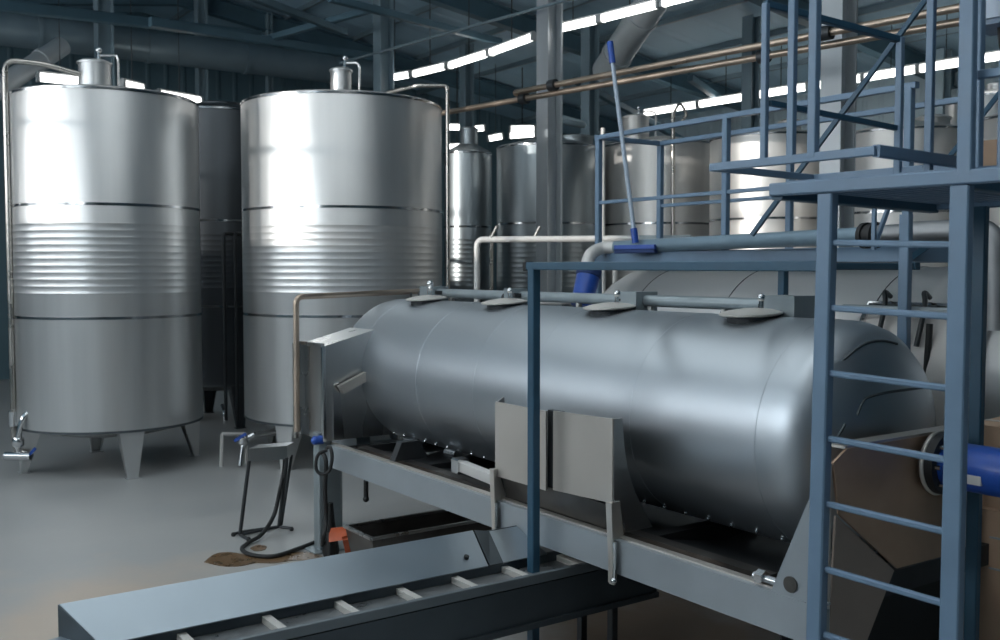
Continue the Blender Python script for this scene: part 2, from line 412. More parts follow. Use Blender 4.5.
# ------------------------------------------------------------------ upright tanks
def tank(px, D, r, z0, z1, label, legs=(-60,30,120,210), ribs=(1.92,2.72), bands=(1.70,2.88), m='tank', neck=(0,0,.16,.28), n=96, legw=.26, cone=.14, group='upright stainless tanks', fittings=True):
    c = at(px, 300, D); c.z = 0
    t = thing('wine_tank', c, label, 'tank', group)
    pr = [(0.03, z0-.16), (r*.6, z0-.10), (r*.97, z0-.01), (r, z0+.02)]
    z = ribs[0]; nb = 11; st = (ribs[1]-ribs[0])/nb
    for i in range(nb):
        for q, h in ((.30,0),(.42,.0018),(.5,.0026),(.58,.0018),(.70,0)): pr.append((r+h, ribs[0]+(i+q)*st))
    pr += [(r, z1-.02), (r-.004, z1), (r*.97, z1+.015), (neck[2]*1.05, z1+cone), (.02, z1+cone+.01)]
    MB().lathe(pr, c, (0,0,1), n).build('shell', M[m], t, 28)
    MB().lathe([(r-.01,z1-.03),(r+.008,z1-.03),(r+.008,z1-.005),(r-.01,z1-.005)], c, (0,0,1), n).build('top_rim', M['band'], t)
    for bz in bands:
        MB().lathe([(r-.01,bz-.014),(r+.006,bz-.014),(r+.006,bz+.014),(r-.01,bz+.014)], c, (0,0,1), n).build('band', M['band'], t)
    MB().lathe([(r-.02,z0-.005),(r+.006,z0-.005),(r+.006,z0+.02),(r-.02,z0+.02)], c, (0,0,1), n).build('bottom_rim', M['darkline'], t)
    # tapered sheet legs
    for a in legs:
        a = math.radians(a); d = Vector((math.cos(a), math.sin(a), 0)); q = Vector((-d.y, d.x, 0))
        p = c+d*(r*.965)
        lb = MB()
        k = legw/2; tp = z0+.05
        outer = [p+q*k+ZX*tp, p-q*k+ZX*tp, p-q*.05+ZX*0, p+q*.05+ZX*0]
        lb.plate(outer, d*.012)
        for sg in (1, -1):
            lb.plate([p+q*(k*sg)+ZX*tp, p+q*(.05*sg), p+q*(.05*sg)-d*.05, p+q*(k*sg)-d*.22+ZX*tp], q*.008)
        lb.frame_box(p-d*.03+ZX*.006, q*.07, d*.06, ZX*.006)
        lb.build('leg', M[m], t)
    # neck and lid
    nx, ny, nr, nh = neck
    nc = c+Vector((nx, ny, 0)); zt = z1+cone*(1-math.hypot(nx,ny)/r)-.03
    nk = MB().lathe([(nr,zt),(nr,zt+nh),(nr+.015,zt+nh),(nr+.015,zt+nh+.02),(nr*.8,zt+nh+.045),(.01,zt+nh+.06)], nc, (0,0,1), 36).build('manway_neck', M[m], t)
    if fittings:
        MB().tube([nc+Vector((.05,0,zt+nh+.04)), nc+Vector((.05,0,zt+nh+.16))], .02, 10).ball(nc+Vector((.05,0,zt+nh+.16)), .035).build('vent_valve', M['chrome'], nk)
        MB().tube(fillet([nc+Vector((.05,0,zt+nh+.10)), nc+Vector((nr+.10,-.02,zt+nh+.10)), nc+Vector((nr+.10,-.02,zt))], .06), .014, 8).build('vent_pipe', M['steel'], nk)
    return t, c
# the two big ones
tA, cA = tank(110, 11.26, .985, .50, 4.08, 'big stainless tank with a thin riser pipe, nearest the dark slanting duct', (-57,33,123,213), neck=(-.08,-.1,.17,.29))
tB, cB = tank(344, 11.9, 1.165, .50, 4.11, 'big stainless tank with a slim two-spout neck, behind the steel end box', (-117,-27,63,153), neck=(.0,-.1,.12,.30))
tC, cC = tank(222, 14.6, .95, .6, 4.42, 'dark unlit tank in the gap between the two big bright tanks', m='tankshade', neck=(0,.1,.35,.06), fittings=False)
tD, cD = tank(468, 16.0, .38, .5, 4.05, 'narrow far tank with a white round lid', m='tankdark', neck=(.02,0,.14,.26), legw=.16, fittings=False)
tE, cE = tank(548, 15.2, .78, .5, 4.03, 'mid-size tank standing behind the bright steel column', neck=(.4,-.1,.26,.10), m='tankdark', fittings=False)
tF, cF = tank(660, 15.4, .90, .6, 4.08, 'stainless tank behind the broom with a white domed manway', neck=(-.42,-.2,.20,.36), m='tankpale')
tH, cH = tank(770, 13.9, .84, .6, 4.0, 'stainless tank behind the walkway beside the steel column', neck=(.3,.2,.15,.2), fittings=False, m='tankpale')
tI, cI = tank(905, 12.3, .80, .6, 3.85, 'stainless tank seen between the slim guard rail posts', neck=(.25,-.1,.2,.10), fittings=False, m='tankpale')
tJ, cJ = tank(1040, 10.8, .78, .6, 3.8, 'stainless tank cut by the picture edge above the cardboard box', neck=(0,0,.15,.2), fittings=False, m='tankpale')
tK, cK = tank(992, 16.0, .75, .6, 4.9, 'tall far tank against the pale ribbed wall', neck=(0,0,.15,.1), fittings=False)
# riser pipes and valves of the big tanks
q = at(10.5, 300, 10.7); tp = 4.42
MB().tube(fillet([Vector((cA.x-.05,cA.y-.1,4.30)), Vector((q.x+.35,q.y+.1,tp-.02)), Vector((q.x,q.y,tp)), Vector((q.x,q.y,.28)), Vector((q.x+.2,q.y-.05,.22))], .12), .03, 14).build('riser_pipe', M['pipesteel'], tA)
v = Vector((q.x, q.y, 0))
MB().tube([v+Vector((0,0,.52)), v+Vector((0,0,.68))], .05, 14).build('union_nut', M['chrome'], tA)
p = at(20, 440, 10.45)
vb = MB().tube(fillet([p+Vector((.16,.25,.28)), p+Vector((.05,.02,.30)), p+Vector((-.02,0,.05)), p+Vector((-.02,0,-.16))], .12), .032, 14)
vb.lathe([(.05,-.05),(.06,-.03),(.06,.03),(.05,.05)], p+Vector((-.02,0,-.02)), (0,0,1), 16)
vb.tube([p+Vector((-.16,0,-.17)), p+Vector((.12,-.02,-.17))], .045, 14)
vv = vb.build('drain_valve', M['chrome'], tA)
MB().bar(p+Vector((.10,-.03,-.16)), p+Vector((.18,-.04,-.08)), .03, .015, ZX).build('valve_handle', M['vivid'], vv)
q = at(448, 300, 11.2)
MB().tube(fillet([Vector((cB.x+.35,cB.y-.2,4.20)), Vector((q.x-.35,q.y,4.24)), Vector((q.x,q.y,4.24)), Vector((q.x,q.y,.4))], .05), .022, 12).build('riser_pipe', M['pipesteel'], tB)
p = at(243, 440, 11.1)
vb = MB().tube(fillet([p+Vector((.35,.25,.05)), p+Vector((.08,.02,.05)), p+Vector((0,0,-.05)), p+Vector((-.02,-.05,-.28))], .08), .035, 14)
vb.lathe([(.05,-.05),(.065,-.03),(.065,.03),(.05,.05)], p, (0,0,1), 16)
vv = vb.build('drain_valve', M['chrome'], tB)
MB().bar(p+Vector((-.08,-.06,.0)), p+Vector((.05,-.06,.08)), .035, .02, ZX).build('valve_handle', M['vivid'], vv)
p = at(225, 412, 13.0)
MB().tube(fillet([p+Vector((-.2,.6,0)), p, p+Vector((0,0,-.14))], .05), .03, 12).build('drain_valve', M['chrome'], tC)
for px in (223.5, 235):
    a = at(px, 233, 12.9); b = Vector((a.x, a.y, .25))
    MB().tube(fillet([a+Vector((.05,.9,.01)), a, b], .06), .022, 10).build('riser_pipe', M['dark'], tC)
a = at(566, 118, 14.7)
MB().ring(.28, .045, a+Vector((0,.2,0)), Vector((.25,-.25,1)), 40, 10).build('open_lid_ring', M['duct'], tE)
MB().tube(fillet([at(673,112,14.2), at(673,235,14.2)], .05), .03, 12).build('sample_pipe', M['pipesteel'], tF)
MB().tube(spline([at(674,112,14.2), at(680,104,14.2), at(686,114,14.2), at(682,122,14.2)]), .02, 10).build('goose_neck', M['pipesteel'], tF)

# ------------------------------------------------------------------ the front drum press
def Ax(k, w, z): return S(-.325, .825, 0) + UX*k + VX*w + ZX*z     # drum axis frame, k=0 at the drum's near end
AZ, R, LEN = 1.38, .575, 4.55
tP = thing('drum_press', S(-2, .8, 0), 'long grey drum press on a steel frame behind the blue post and ladder', 'press')
pr = [(.02,-LEN-.20),(R*.45,-LEN-.18),(R*.8,-LEN-.11),(R*.95,-LEN-.04),(R*.99,-LEN+.02),(R,-LEN+.07)]
for i in range(1,24): pr.append((R, -LEN+.07+(LEN-.16)*i/24))
pr += [(R,-.09),(R*.99,-.035),(R*.955,.03),(R*.85,.10),(R*.6,.165),(R*.3,.19),(.02,.20)]
drum = MB().lathe(pr, Ax(0,0,AZ), UX, 128).build('drum', M['drum'], tP, 40)
for k in (-.16, -1.02, -1.95, -2.55, -3.3, -4.2):
    MB().ring(R-.001, .003, Ax(k,0,AZ), UX, 128, 8).build('weld_seam', M['drum'], drum)
# curved dark lines on the near end
def on_dome(px, py):
    k = .1
    for _ in range(12):
        d = ray(px, py); p = CAM + d*((Ax(k,0,0)-CAM).dot(UX)/d.dot(UX))
        q = p-Ax(k,0,AZ); rr = math.hypot(q.dot(VX), q.z)
        t_ = [(R,-.09),(R*.99,-.035),(R*.955,.03),(R*.85,.10),(R*.6,.165),(R*.3,.19),(0,.20)]
        for (ra,ka),(rb,kb) in zip(t_, t_[1:]):
            if rb <= rr <= ra: k = ka+(kb-ka)*(ra-rr)/(ra-rb)
        if rr > R: k = -.09
    return p
for pts in ([(835,367),(847,357),(858,348),(870,342),(884,341),(897,344)], [(857,415),(861,405),(867,398),(885,393),(905,390),(922,388)], [(838,436),(842,430),(845,424)]):
    MB().tube(spline([on_dome(*p) for p in pts], 5), .007, 6).build('dark_arc', M['darkline'], drum)
# row of rivets at the underside lip
for i in range(26):
    k = -LEN+.3+i*(LEN-.5)/25
    MB().ball(Ax(k, -R*.55, AZ-R*.85), .012, 8).build('rivet', M['chrome'], drum)
# pipe line along the crown with valve blocks
zt = 2.01
MB().tube([S(-4.55,.93,zt), S(-.85,.93,zt)], .036, 16).build('crown_pipe', M['pipegrey'], tP)
def crown_s(px):
    a = ono(px, 300, .93); return (a-P0).dot(UX)
for px, w in ((434,.16),(518,.10),(638,.16),(790,.20)):
    s = crown_s(px)
    bk = MB().sbox(s-w/2, s+w/2, .84, 1.02, 1.925, 2.065).build('valve_block', M['pipegrey'], tP)
    MB().tube([S(s-w/2-.05,.88,2.0), S(s-w/2+.01,.88,2.0)], .03, 12).tube([S(s-w/2-.05,.88,1.955), S(s-w/2+.01,.88,1.955)], .018, 10).build('union', M['dark'], bk)
for s in (-4.2,-3.4,-2.6,-1.9,-1.3):
    MB().bar(S(s,.93,1.90), S(s,.93,1.99), .03, .03, UX).build('pipe_bracket', M['white'], tP)
tilt = (ZX*.99-VX*.06).normalized()
for px, py in ((424,302),(502,308),(607,314),(748,319)):
    a = ono(px, py-3, .72); s = (a-P0).dot(UX)
    c = S(s, .74, 1.975)
    h = MB().lathe([(.15,-.015),(.165,-.008),(.165,.0),(.12,.012),(.05,.022),(.01,.024)], c, tilt, 40).build('hatch_lid', M['lid'], tP)
    MB().lathe([(.125,-.06),(.125,-.012),(.10,-.012)], c, tilt, 32).build('hatch_collar', M['dark'], h)
    MB().bar(c+VX*.1+ZX*.045-UX*.02, c+VX*.28+ZX*.03-UX*.02, .03, .02, ZX).build('hinge_arm', M['dark'], h)
    MB().tube([c+UX*.07+ZX*.03, c+UX*.07+ZX*.075], .012, 8).ball(c+UX*.07+ZX*.08, .022).build('clamp_knob', M['chrome'], h)
c = ono(430, 290, .8)
MB().tube([c-ZX*.06, c+ZX*.04], .02, 10).ball(c+ZX*.05, .03).build('air_valve', M['chrome'], tP)
# supply pipe beside the end box
a, b = at(296, 346, 8.0), at(296, 297, 8.0)
MB().tube(fillet([Vector((a.x,a.y,.9)), b, at(432,290.5,8.9)], .06), .024, 12).build('supply_pipe', M['copper'], tP)
MB().tube([at(411,292,8.75), at(411,302,8.6)], .012, 8).build('pipe_drop', M['dark'], tP)
# frame beams
for o_, n_ in ((0,'frame_beam'),(1.62,'frame_beam')):
    b = MB(); s0, s1 = -4.55, .10
    prof = [(-.045,-.085),(.045,-.085),(.045,-.075),(-.033,-.075),(-.033,.075),(.045,.075),(.045,.085),(-.045,.085)]
    if o_ > 1: prof = [(-a, b_) for a, b_ in prof][::-1]
    b.sweep(prof, [S(s0,o_,.755), S(s1,o_,.755)], VX); fb = b.build(n_, M['railgrey'], tP)
    if o_ == 0:
        MB().sbox(-4.5,.08,-.012+o_,.03,.835,.848).build('edge_strip', M['steelwarm'], fb)
for s in (-4.5,-3.55,-2.35,-1.2,-.35,-.12):
    MB().sbox(s-.04,s+.04,.03,1.6,.69,.80).build('cross_member', M['dark'], tP)
MB().plate([S(-4.35,.16,.80),S(-.2,.16,.80),S(-.2,.8,.69),S(-.2,1.45,.80),S(-4.35,1.45,.80),S(-4.35,.8,.69)], ZX*.01).build('shade_belly_pan', M['dark'], tP)  # dark pan added to keep the gap under the drum in shade
MB().sbox(-.2,-.19,.10,1.55,.06,.78).build('shade_panel', M['black'], tP)  # black sheet standing in for the deep shadow under the press end
MB().sbox(-4.3,-.3,.12,.2,.80,.835).build('inner_rail', M['tub'], tP)
for s0,s1 in ((-4.2,-2.6),(-1.15,-.6)):
    MB().plate([S(s0,.06,.80),S(s1,.06,.80),S(s1,.55,.72),S(s0,.55,.72)], (0,0,.01)).build('drip_tray', M['bronze'], tP)
# saddles with rollers
for s in (-4.05,-3.45):
    g = MB().plate([S(s,.5,.80),S(s,.9,.80),S(s,.9,.815),S(s,.62,.85)], UX*.05).build('saddle_block', M['dark'], tP)
    MB().tube([S(s-.07,.46,.87),S(s+.07,.46,.87)], .04, 18).build('roller', M['chrome'], g)
MB().plate([S(-3.56,.02,.85),S(-3.56,.3,.85),S(-3.56,.22,.98),S(-3.56,.08,.98)], UX*.07).build('stay_plate', M['dark'], tP)
# white pneumatic cylinder under the drum
a, b = ono(462,466,.12), ono(497,480,.12)
ac = MB().bar(a, b, .07, .06, ZX).build('air_cylinder', M['white'], tP)
MB().bar(a-UX*.06, a+UX*.02, .10, .09, ZX).build('cylinder_head', M['chrome'], ac)
MB().bar(b-UX*.01, b+UX*.07, .10, .09, ZX).build('cylinder_head', M['chrome'], ac)
MB().tube([b+UX*.07, b+UX*.25], .018, 10).build('piston_rod', M['chrome'], ac)
MB().tube([S(-3.2,.1,.80),S(-1.3,.1,.80)], .02, 10).build('air_line', M['pipesteel'], tP)
# front shield with cheeks
sh = MB().plate([S(-2.19,-.035,.985),S(-1.70,-.035,.985),S(-1.70,-.035,1.425),S(-2.19,-.035,1.425)], VX*.012)
sh.plate([S(-1.635,-.035,1.0),S(-1.15,-.035,1.02),S(-1.15,-.035,1.45),S(-1.635,-.035,1.435)], VX*.012)
sh = sh.build('splash_shield', M['steelwarm'], tP)
MB().sbox(-1.72,-1.61,-.012,.02,.99,1.43).build('shield_slot', M['dark'], sh)
for s in (-2.19,-1.15):
    ck = [S(s,-.035,1.45 if s > -2 else 1.42),S(s,.02,1.45),S(s,.035,1.30),S(s,.06,1.18),S(s,.11,1.06),S(s,.17,.96),S(s,.235,.86),S(s,-.035,.86)]
    MB().plate(ck, UX*.012).build('shield_cheek', M['steel'], sh)
    br = MB().plate([S(s+.01,-.065,1.03),S(s+.01,-.005,1.03),S(s+.01,.02,.86),S(s+.01,-.03,.62),S(s+.01,-.065,.62)], UX*.02)
    br.plate([S(s-.01,-.07,1.03),S(s+.035,-.07,1.03),S(s+.055,-.07,.62),S(s+.02,-.07,.62)], VX*.012)
    br.build('clamp_bracket', M['steelwarm'], sh)
    MB().tube([S(s+.06,-.075,.64),S(s+.06,-.075,.84)], .009, 8).ball(S(s+.06,-.08,.645), .016).build('clamp_bolt', M['chrome'], sh)
MB().plate([S(-2.17,.03,.86),S(-1.17,.03,.86),S(-1.17,-.02,1.0),S(-2.17,-.02,1.0)], VX*.01).build('lower_guard', M['tub'], sh)
# supports at the far end: posts on base plates
for s, o_, m in ((-4.56,-.05,'railgrey'),(-5.1,.30,'railgrey'),(-4.45,1.62,'railgrey'),(.05,1.62,'railgrey'),(.02,0.03,'railgrey')):
    lg = MB().bar(S(s,o_,.012), S(s,o_,.80 if s < -5 or s > -1 else .93), .10, .12, UX)
    if s < -4 and o_ < .3: lg.bar(S(s,o_+.06,.30), S(s,o_+.06,.70), .14, .14, UX)
    lo = lg.build('support_post', M['pipegrey'], tP)
    bp = MB().sbox(s-.13,s+.13,o_-.13,o_+.13,0,.014)
    bp.build('base_plate', M['pipegrey'], lo)
MB().tube([S(-4.5,-.08,.88),S(-4.5,-.13,.88)], .035, 14).ball(S(-4.5,-.14,.88), .035).build('post_coupling', M['vivid'], tP)
MB().sbox(-5.2,-4.55,.24,.36,.74,.86).build('end_beam', M['railgrey'], tP)
a = at(366,478,7.4); MB().tube([Vector((a.x,a.y,.66)), at(366,499,7.4)], .018, 10).ball(at(366,499,7.4), .024).build('drain_stub', M['black'], tP)
# end box behind the drum
e0, e1 = -5.0, -4.55
bx = MB()
Lc, Nc = at(303,343,8.05), at(325,346,7.72)
def bxp(p, z): return Vector((p.x, p.y, z))
Wd = VX*1.15
zl = .87
P1_, P2_ = bxp(Nc, zl), bxp(Lc, zl)
t1, t2 = bxp(Nc, Nc.z), bxp(Lc, Lc.z)
bx.add([P1_,P2_,P2_+Wd,P1_+Wd,t1,t2,t2+Wd+ZX*.30,t1+Wd+ZX*.30],[(0,1,2,3),(4,7,6,5),(0,4,5,1),(1,5,6,2),(2,6,7,3),(3,7,4,0)])
eb = bx.build('end_box', M['steel'], tP)
dN = (t2-t1); dN.z = 0; dN.normalize()
MB().bar(P2_-VX*.02+dN*.0, t2-VX*.02, .05, .05, dN).build('box_edge', M['steel'], eb)
MB().bar(P1_-VX*.015, t1-VX*.015, .035, .03, dN).build('box_edge', M['chrome'], eb)
MB().bar(t1-VX*.02+ZX*.005, t2-VX*.02+ZX*.005, .03, .03, ZX).build('box_edge', M['steel'], eb)
MB().tube([bxp(Lc,zl-.03)-VX*.05+dN*.04, bxp(Lc,Lc.z)-VX*.05+dN*.04], .022, 12).build('conduit', M['pipesteel'], eb)
MB().plate([S(-4.42,.02,1.30),S(-4.42,.30,1.42),S(-4.42,.34,1.36),S(-4.42,.06,1.24)], UX*.05).build('deflector', M['steelwarm'], eb)
a = [S(-4.47,.0,.88),S(-4.47,.0,1.32),S(-4.47,.05,1.32),S(-4.47,.09,.88)]
MB().plate(a, UX*.02).build('corner_gusset', M['chrome'], eb)
def onk(px, py, k):
    d = ray(px, py); return CAM + d*((Ax(k,0,0)-CAM).dot(UX)/d.dot(UX))
# near end housing with folded panels, gusset and gear motor
K0 = .37
def F(k, w, z): return Ax(k, w, z)
vl, vm_, vr = onk(838,514,K0), onk(896,568,K0), onk(946,555,K0)
MB().plate([F(K0,-.71,1.40),F(K0,-.62,1.45),F(K0,.26,1.45),F(K0,.26,.86),vr,vm_,vl], UX*.012).build('end_housing', M['bronze'], tP)
lb_, lc_ = onk(866,640,K0-.02), F(K0-.04,-.71,.02)
le = Vector((lb_.x, lb_.y, 0))+VX*-.08
MB().plate([vl-UX*.014-ZX*.01, vm_-UX*.014-ZX*.012, lb_, le+ZX*.02, lc_], UX*.012).build('housing_leg_panel', M['legsheet'], tP)
MB().plate([F(K0,-.63,1.456),F(K0,.26,1.456),F(K0-.08,.26,1.456),F(K0-.08,-.63,1.456)], ZX*.012).build('housing_top_flange', M['steelwarm'], tP)
MB().plate([F(K0,-.715,1.395),F(K0-.03,-.715,1.395),F(K0-.03,-.715,.30),F(K0,-.715,.30)], VX*.012).build('housing_side_flange', M['steelwarm'], tP)
gs = MB().plate([S(-.14,-.03,.835),S(.09,-.03,.835),S(.09,-.03,1.34),S(.04,-.03,1.25),S(-.10,-.03,.93)], VX*.014).build('end_gusset', M['railgrey'], tP)
MB().tube([S(-.035,-.045,.895),S(-.035,-.03,.895)], .034, 24).build('gusset_hole', M['tub'], gs)
MB().tube([S(-.26,.0,.87),S(-.10,.0,.87)], .018, 12).tube([S(-.24,.0,.87),S(-.20,.0,.87)], .034, 6).build('adjuster_bolt', M['chrome'], tP)
MZ = AZ-.05
gm = MB().lathe([(.10,.0),(.10,.06),(.105,.07),(.105,.38),(.118,.39),(.118,.45),(.1,.46),(.1,.75),(.07,.80),(.01,.81)], Ax(K0+.08,0,MZ), UX, 48).build('gear_motor', M['vivid'], tP)
MB().lathe([(.10,-.03),(.14,-.03),(.14,.035),(.10,.035)], Ax(K0+.06,0,MZ), UX, 48).build('motor_flange', M['black'], gm)
MB().ring(.138, .011, Ax(K0+.045,0,MZ), UX, 48, 8).build('flange_ring', M['steelwarm'], gm)
for i in range(8):
    a = 2*PI*i/8; MB().tube([Ax(K0+.06,.118*math.cos(a),MZ+.118*math.sin(a)), Ax(K0+.125,.118*math.cos(a),MZ+.118*math.sin(a))], .011, 6).build('flange_bolt', M['chrome'], gm)
for i in range(8):
    a = 2*PI*(i+.5)/8; MB().ball(Ax(K0+.46,.122*math.cos(a),MZ+.122*math.sin(a)), .013, 8).build('case_bolt', M['chrome'], gm)
MB().plate([Ax(K0+.24,-.100,MZ-.05),Ax(K0+.30,-.100,MZ-.05),Ax(K0+.30,-.103,MZ-.01),Ax(K0+.24,-.103,MZ-.01)], VX*.012).build('name_plate', M['white'], gm)
MB().tube([Ax(K0+.36,0,MZ+.1), Ax(K0+.36,0,MZ+.20)], .03, 12).build('cable_gland', M['black'], gm)
MB().tube(spline([Ax(K0+.36,0,MZ+.19), Ax(K0+.36,.04,MZ+.26), Ax(K0+.40,.15,MZ+.29), Ax(K0+.62,.25,MZ+.20), Ax(K0+.9,.4,MZ+.14)]), .012, 8).build('motor_cable', M['black'], gm)

# ------------------------------------------------------------------ rear press
RO, RR, RZ = 3.05, .74, 1.48
tR = thing('drum_press', S(-2,RO,0), 'second drum press further back, under the walkway with the broom', 'press')
def Bx(s, w, z): return S(s, RO+w, z)
r0, r1 = -4.2, .3
pr = [(.02,r0-.28),(RR*.4,r0-.26),(RR*.75,r0-.17),(RR*.93,r0-.06),(RR,r0+.08)]
for i in range(1,20): pr.append((RR, r0+.08+(r1-r0-.16)*i/20))
pr += [(RR,r1-.08),(RR*.93,r1+.06),(RR*.75,r1+.17),(RR*.4,r1+.26),(.02,r1+.28)]
rd = MB().lathe(pr, S(0,RO,RZ), UX, 112).build('drum', M['drumpale'], tR, 40)
for s in (-3.7,-2.7,-1.4,-.3): MB().ring(RR+.001, .004, S(s,RO,RZ), UX, 112, 8).build('weld_seam', M['darkline'], rd)
for o_ in (RO-.75,RO+.75):
    MB().bar(S(r0-.1,o_,.76), S(r1+.5,o_,.76), .16, .08, ZX).build('frame_beam', M['railgrey'], tR)
for s in (r0,-2.2,r1+.3):
    for o_ in (RO-.75,RO+.75):
        MB().bar(S(s,o_,0), S(s,o_,.72), .1, .1, UX).build('support_post', M['pipegrey'], tR)
for s in (r0+.1,-2.2,r1): MB().plate([S(s,RO-.72,.8),S(s,RO+.72,.8),S(s,RO+.62,1.05),S(s,RO,.78),S(s,RO-.62,1.05)], UX*.08).build('saddle_block', M['dark'], tR)
# side door with clamps, facing the front press
def rp(px, py): return ono(px, py, RO-RR-.02)
sd = (rp(912,345)-P0).dot(UX)
dz = 1.60
def dsurf(ds, ang, off=0):                    # point on the drum side; ang from horizontal, towards the viewer
    a = math.radians(ang); return S(sd+ds, RO-(RR+off)*math.cos(a), RZ+(RR+off)*math.sin(a))
db = MB(); grid = []
for i in range(9):
    for j in range(9): db.v.append(dsurf(-.42+.84*i/8, -22+62*j/8, .03))
for i in range(8):
    for j in range(8): db.f.append((i*9+j, (i+1)*9+j, (i+1)*9+j+1, i*9+j+1))
dr = db.build('side_door', M['white'], tR)
rim = [dsurf(-.42,-22+62*j/8,.03) for j in range(9)]+[dsurf(-.42+.84*i/8,40,.03) for i in range(1,9)]+[dsurf(.42,40-62*j/8,.03) for j in range(1,9)]+[dsurf(.42-.84*i/8,-22,.03) for i in range(1,9)]
MB().tube(rim, .022, 8).build('door_rim', M['chrome'], dr)
for ds in (-.3,-.02,.28):
    MB().tube(spline([dsurf(ds,45,.03), dsurf(ds+.02,42,.12), dsurf(ds+.05,36,.10), dsurf(ds+.05,18,.06)]), .016, 8).build('door_clamp', M['dark'], dr)
MB().tube([dsurf(-.55,34,.10), dsurf(.75,34,.10)], .022, 10).build('door_rail', M['pipegrey'], dr)
MB().tube([dsurf(.1,28,.09), dsurf(.08,-20,.07)], .02, 10).build('door_bar', M['black'], dr)

# ------------------------------------------------------------------ discharge pipe with flexible end, lying on the walkway
tD_ = thing('discharge_pipe', S(-3.9,2.43,2.34), 'fat grey pipe lying along the walkway and turning down at the platform', 'pipe')
a0, a1 = at(612,247.5,8.55), at(868,235.5,6.15)
a2, a3 = at(948,231,5.72), at(992,229,5.5)
MB().tube([a0, at(740,241.5,7.3), a1], .054, 24).build('pipe_run', M['pipeblue'], tD_)
MB().tube([a1, at(910,233,5.9)], .058, 24).tube(fillet([at(905,233,5.9), at(985,230,5.5), at(996,244,5.45), at(997,330,5.45)], .25), .066, 24).build('steel_bend', M['steeldull'], tD_)
d_ = (a1-a0).normalized()
MB().lathe([(.05,-.05),(.08,-.05),(.08,-.02),(.068,-.02),(.068,.02),(.08,.02),(.08,.05),(.05,.05)], a1+d_*.02, d_, 24).build('flange', M['black'], tD_)
MB().tube(spline([a0+d_*.05, at(603,248,8.55), at(592,253,8.5), at(587.5,262,8.45), at(587,270,8.4)]), .052, 18).build('flexible_elbow', M['white'], tD_)
ea, eb2 = at(590,268,8.35), at(581,307,8.25)
MB().lathe([(.085,0),(.10,.01),(.098,.1),(.088,(eb2-ea).length-.01),(.075,(eb2-ea).length)], ea, eb2-ea, 24).build('blue_sleeve', M['vivid'], tD_)
MB().lathe([(.10,.0),(.106,.01),(.106,.07),(.098,.08)], ea, eb2-ea, 24).build('sleeve_collar', M['navy'], tD_)

# ------------------------------------------------------------------ walkway with guard rails (between the presses)
W0, W1, WA, WB = -4.0, -1.05, 2.30, 3.03
tW = thing('walkway', S(-2.5,2.6,0), 'blue walkway with guard rails over the rear press, holding the broom', 'walkway')
wz = 2.30
for o_ in (WA,WB): MB().bar(S(W0,o_,wz), S(W1,o_,wz), .10, .05, ZX).build('deck_beam', M['blue'], tW)
for s in (W0,W1): MB().bar(S(s,WA,wz), S(s,WB,wz), .10, .05, ZX).build('end_beam', M['blue'], tW)
g = MB()
for i in range(18): g.bar(S(W0,WA+.03+i*.039,wz+.025), S(W1,WA+.03+i*.039,wz+.025), .014, .004, ZX)
for i in range(30): g.bar(S(W0+.05+i*.098,WA,wz+.03), S(W0+.05+i*.098,WB,wz+.03), .008, .008, ZX)
g.build('deck_grating', M['bluedark'], tW)
for (s, o_) in ((W0,WA),(-2.55,WA),(W1,WA),(W0,WB),(-2.55,WB),(W1,WB)):
    MB().bar(S(s,o_,0 if s in (W0,W1) else wz-.04), S(s,o_,3.34), .05, .05, UX).build('rail_post', M['blue'], tW)
for o_ in (WA,WB):
    MB().bar(S(W0-.03,o_,3.34), S(W1+.05,o_,3.34), .04, .045, ZX).build('handrail', M['blue'], tW)
    MB().bar(S(W0-.03,o_,2.78), S(W1+.05,o_,2.78), .03, .03, ZX).build('mid_rail', M['blue'], tW)
MB().bar(S(W0,WA,3.34), S(W0,WB,3.34), .04, .045, ZX).build('handrail', M['blue'], tW)
MB().bar(S(W1+.02,WA+.02,wz-.02), at(948,232,6.2), .04, .04, ZX).build('brace', M['bluedark'], tW)
# broom
ba, bb = at(610,43,8.3), at(635.5,243,8.15)
tS = thing('broom', bb, 'tall broom with pale shaft and blue grip leaning on the walkway rail', 'broom')
MB().tube([ba, bb], .018, 12).build('shaft', M['handle'], tS)
MB().tube([ba-(bb-ba).normalized()*.01, ba+(bb-ba).normalized()*.17], .026, 14).build('grip', M['vivid'], tS)
MB().tube([bb-(bb-ba).normalized()*.12, bb], .028, 14).build('socket', M['vivid'], tS)
h0, h1 = at(616,247.5,8.2), at(656,246.7,8.0)
bh = MB().bar(h0, h1, .035, .07, ZX).build('brush_head', M['vivid'], tS)
MB().bar(h0-ZX*.025, h1-ZX*.025, .05, .06, ZX).build('bristles', M['navy'], bh)

# ------------------------------------------------------------------ platform with ladder
tG = thing('access_platform', LM(.3,.5,0), 'blue steel platform with a rung ladder beside the drum press', 'platform')
sl = [at(828,195,3.85), at(816,640,3.85)]; sr = [at(962,190,3.47), at(951,640,3.47)]
def ext(p, q, z): return p+(q-p)*((z-p.z)/(q.z-p.z))
ld = bpy.data.objects.new('ladder', None); C.objects.link(ld); ld.parent = tG; ld.location = Vector((0,0,0))
ladL = MB().bar(ext(*sl,2.49), ext(*sl,0), .062, .055, LX).build('ladder_stile', M['blue'], ld)
ladR = MB().bar(ext(*sr,2.49), ext(*sr,0), .066, .05, LX).build('ladder_stile', M['blue'], ld)
yl = [242.5+64.8*i for i in range(8)]; yr = [245+71.9*i for i in range(8)]
for a, b in zip(yl, yr):
    p, q_ = at(824-(a-242)*.022, a, 3.86), at(956-(b-242)*.024, b, 3.48)
    if min(p.z, q_.z) > .05: MB().bar(p, q_, .024, .024, ZX, .006).build('rung', M['blue'], ld)
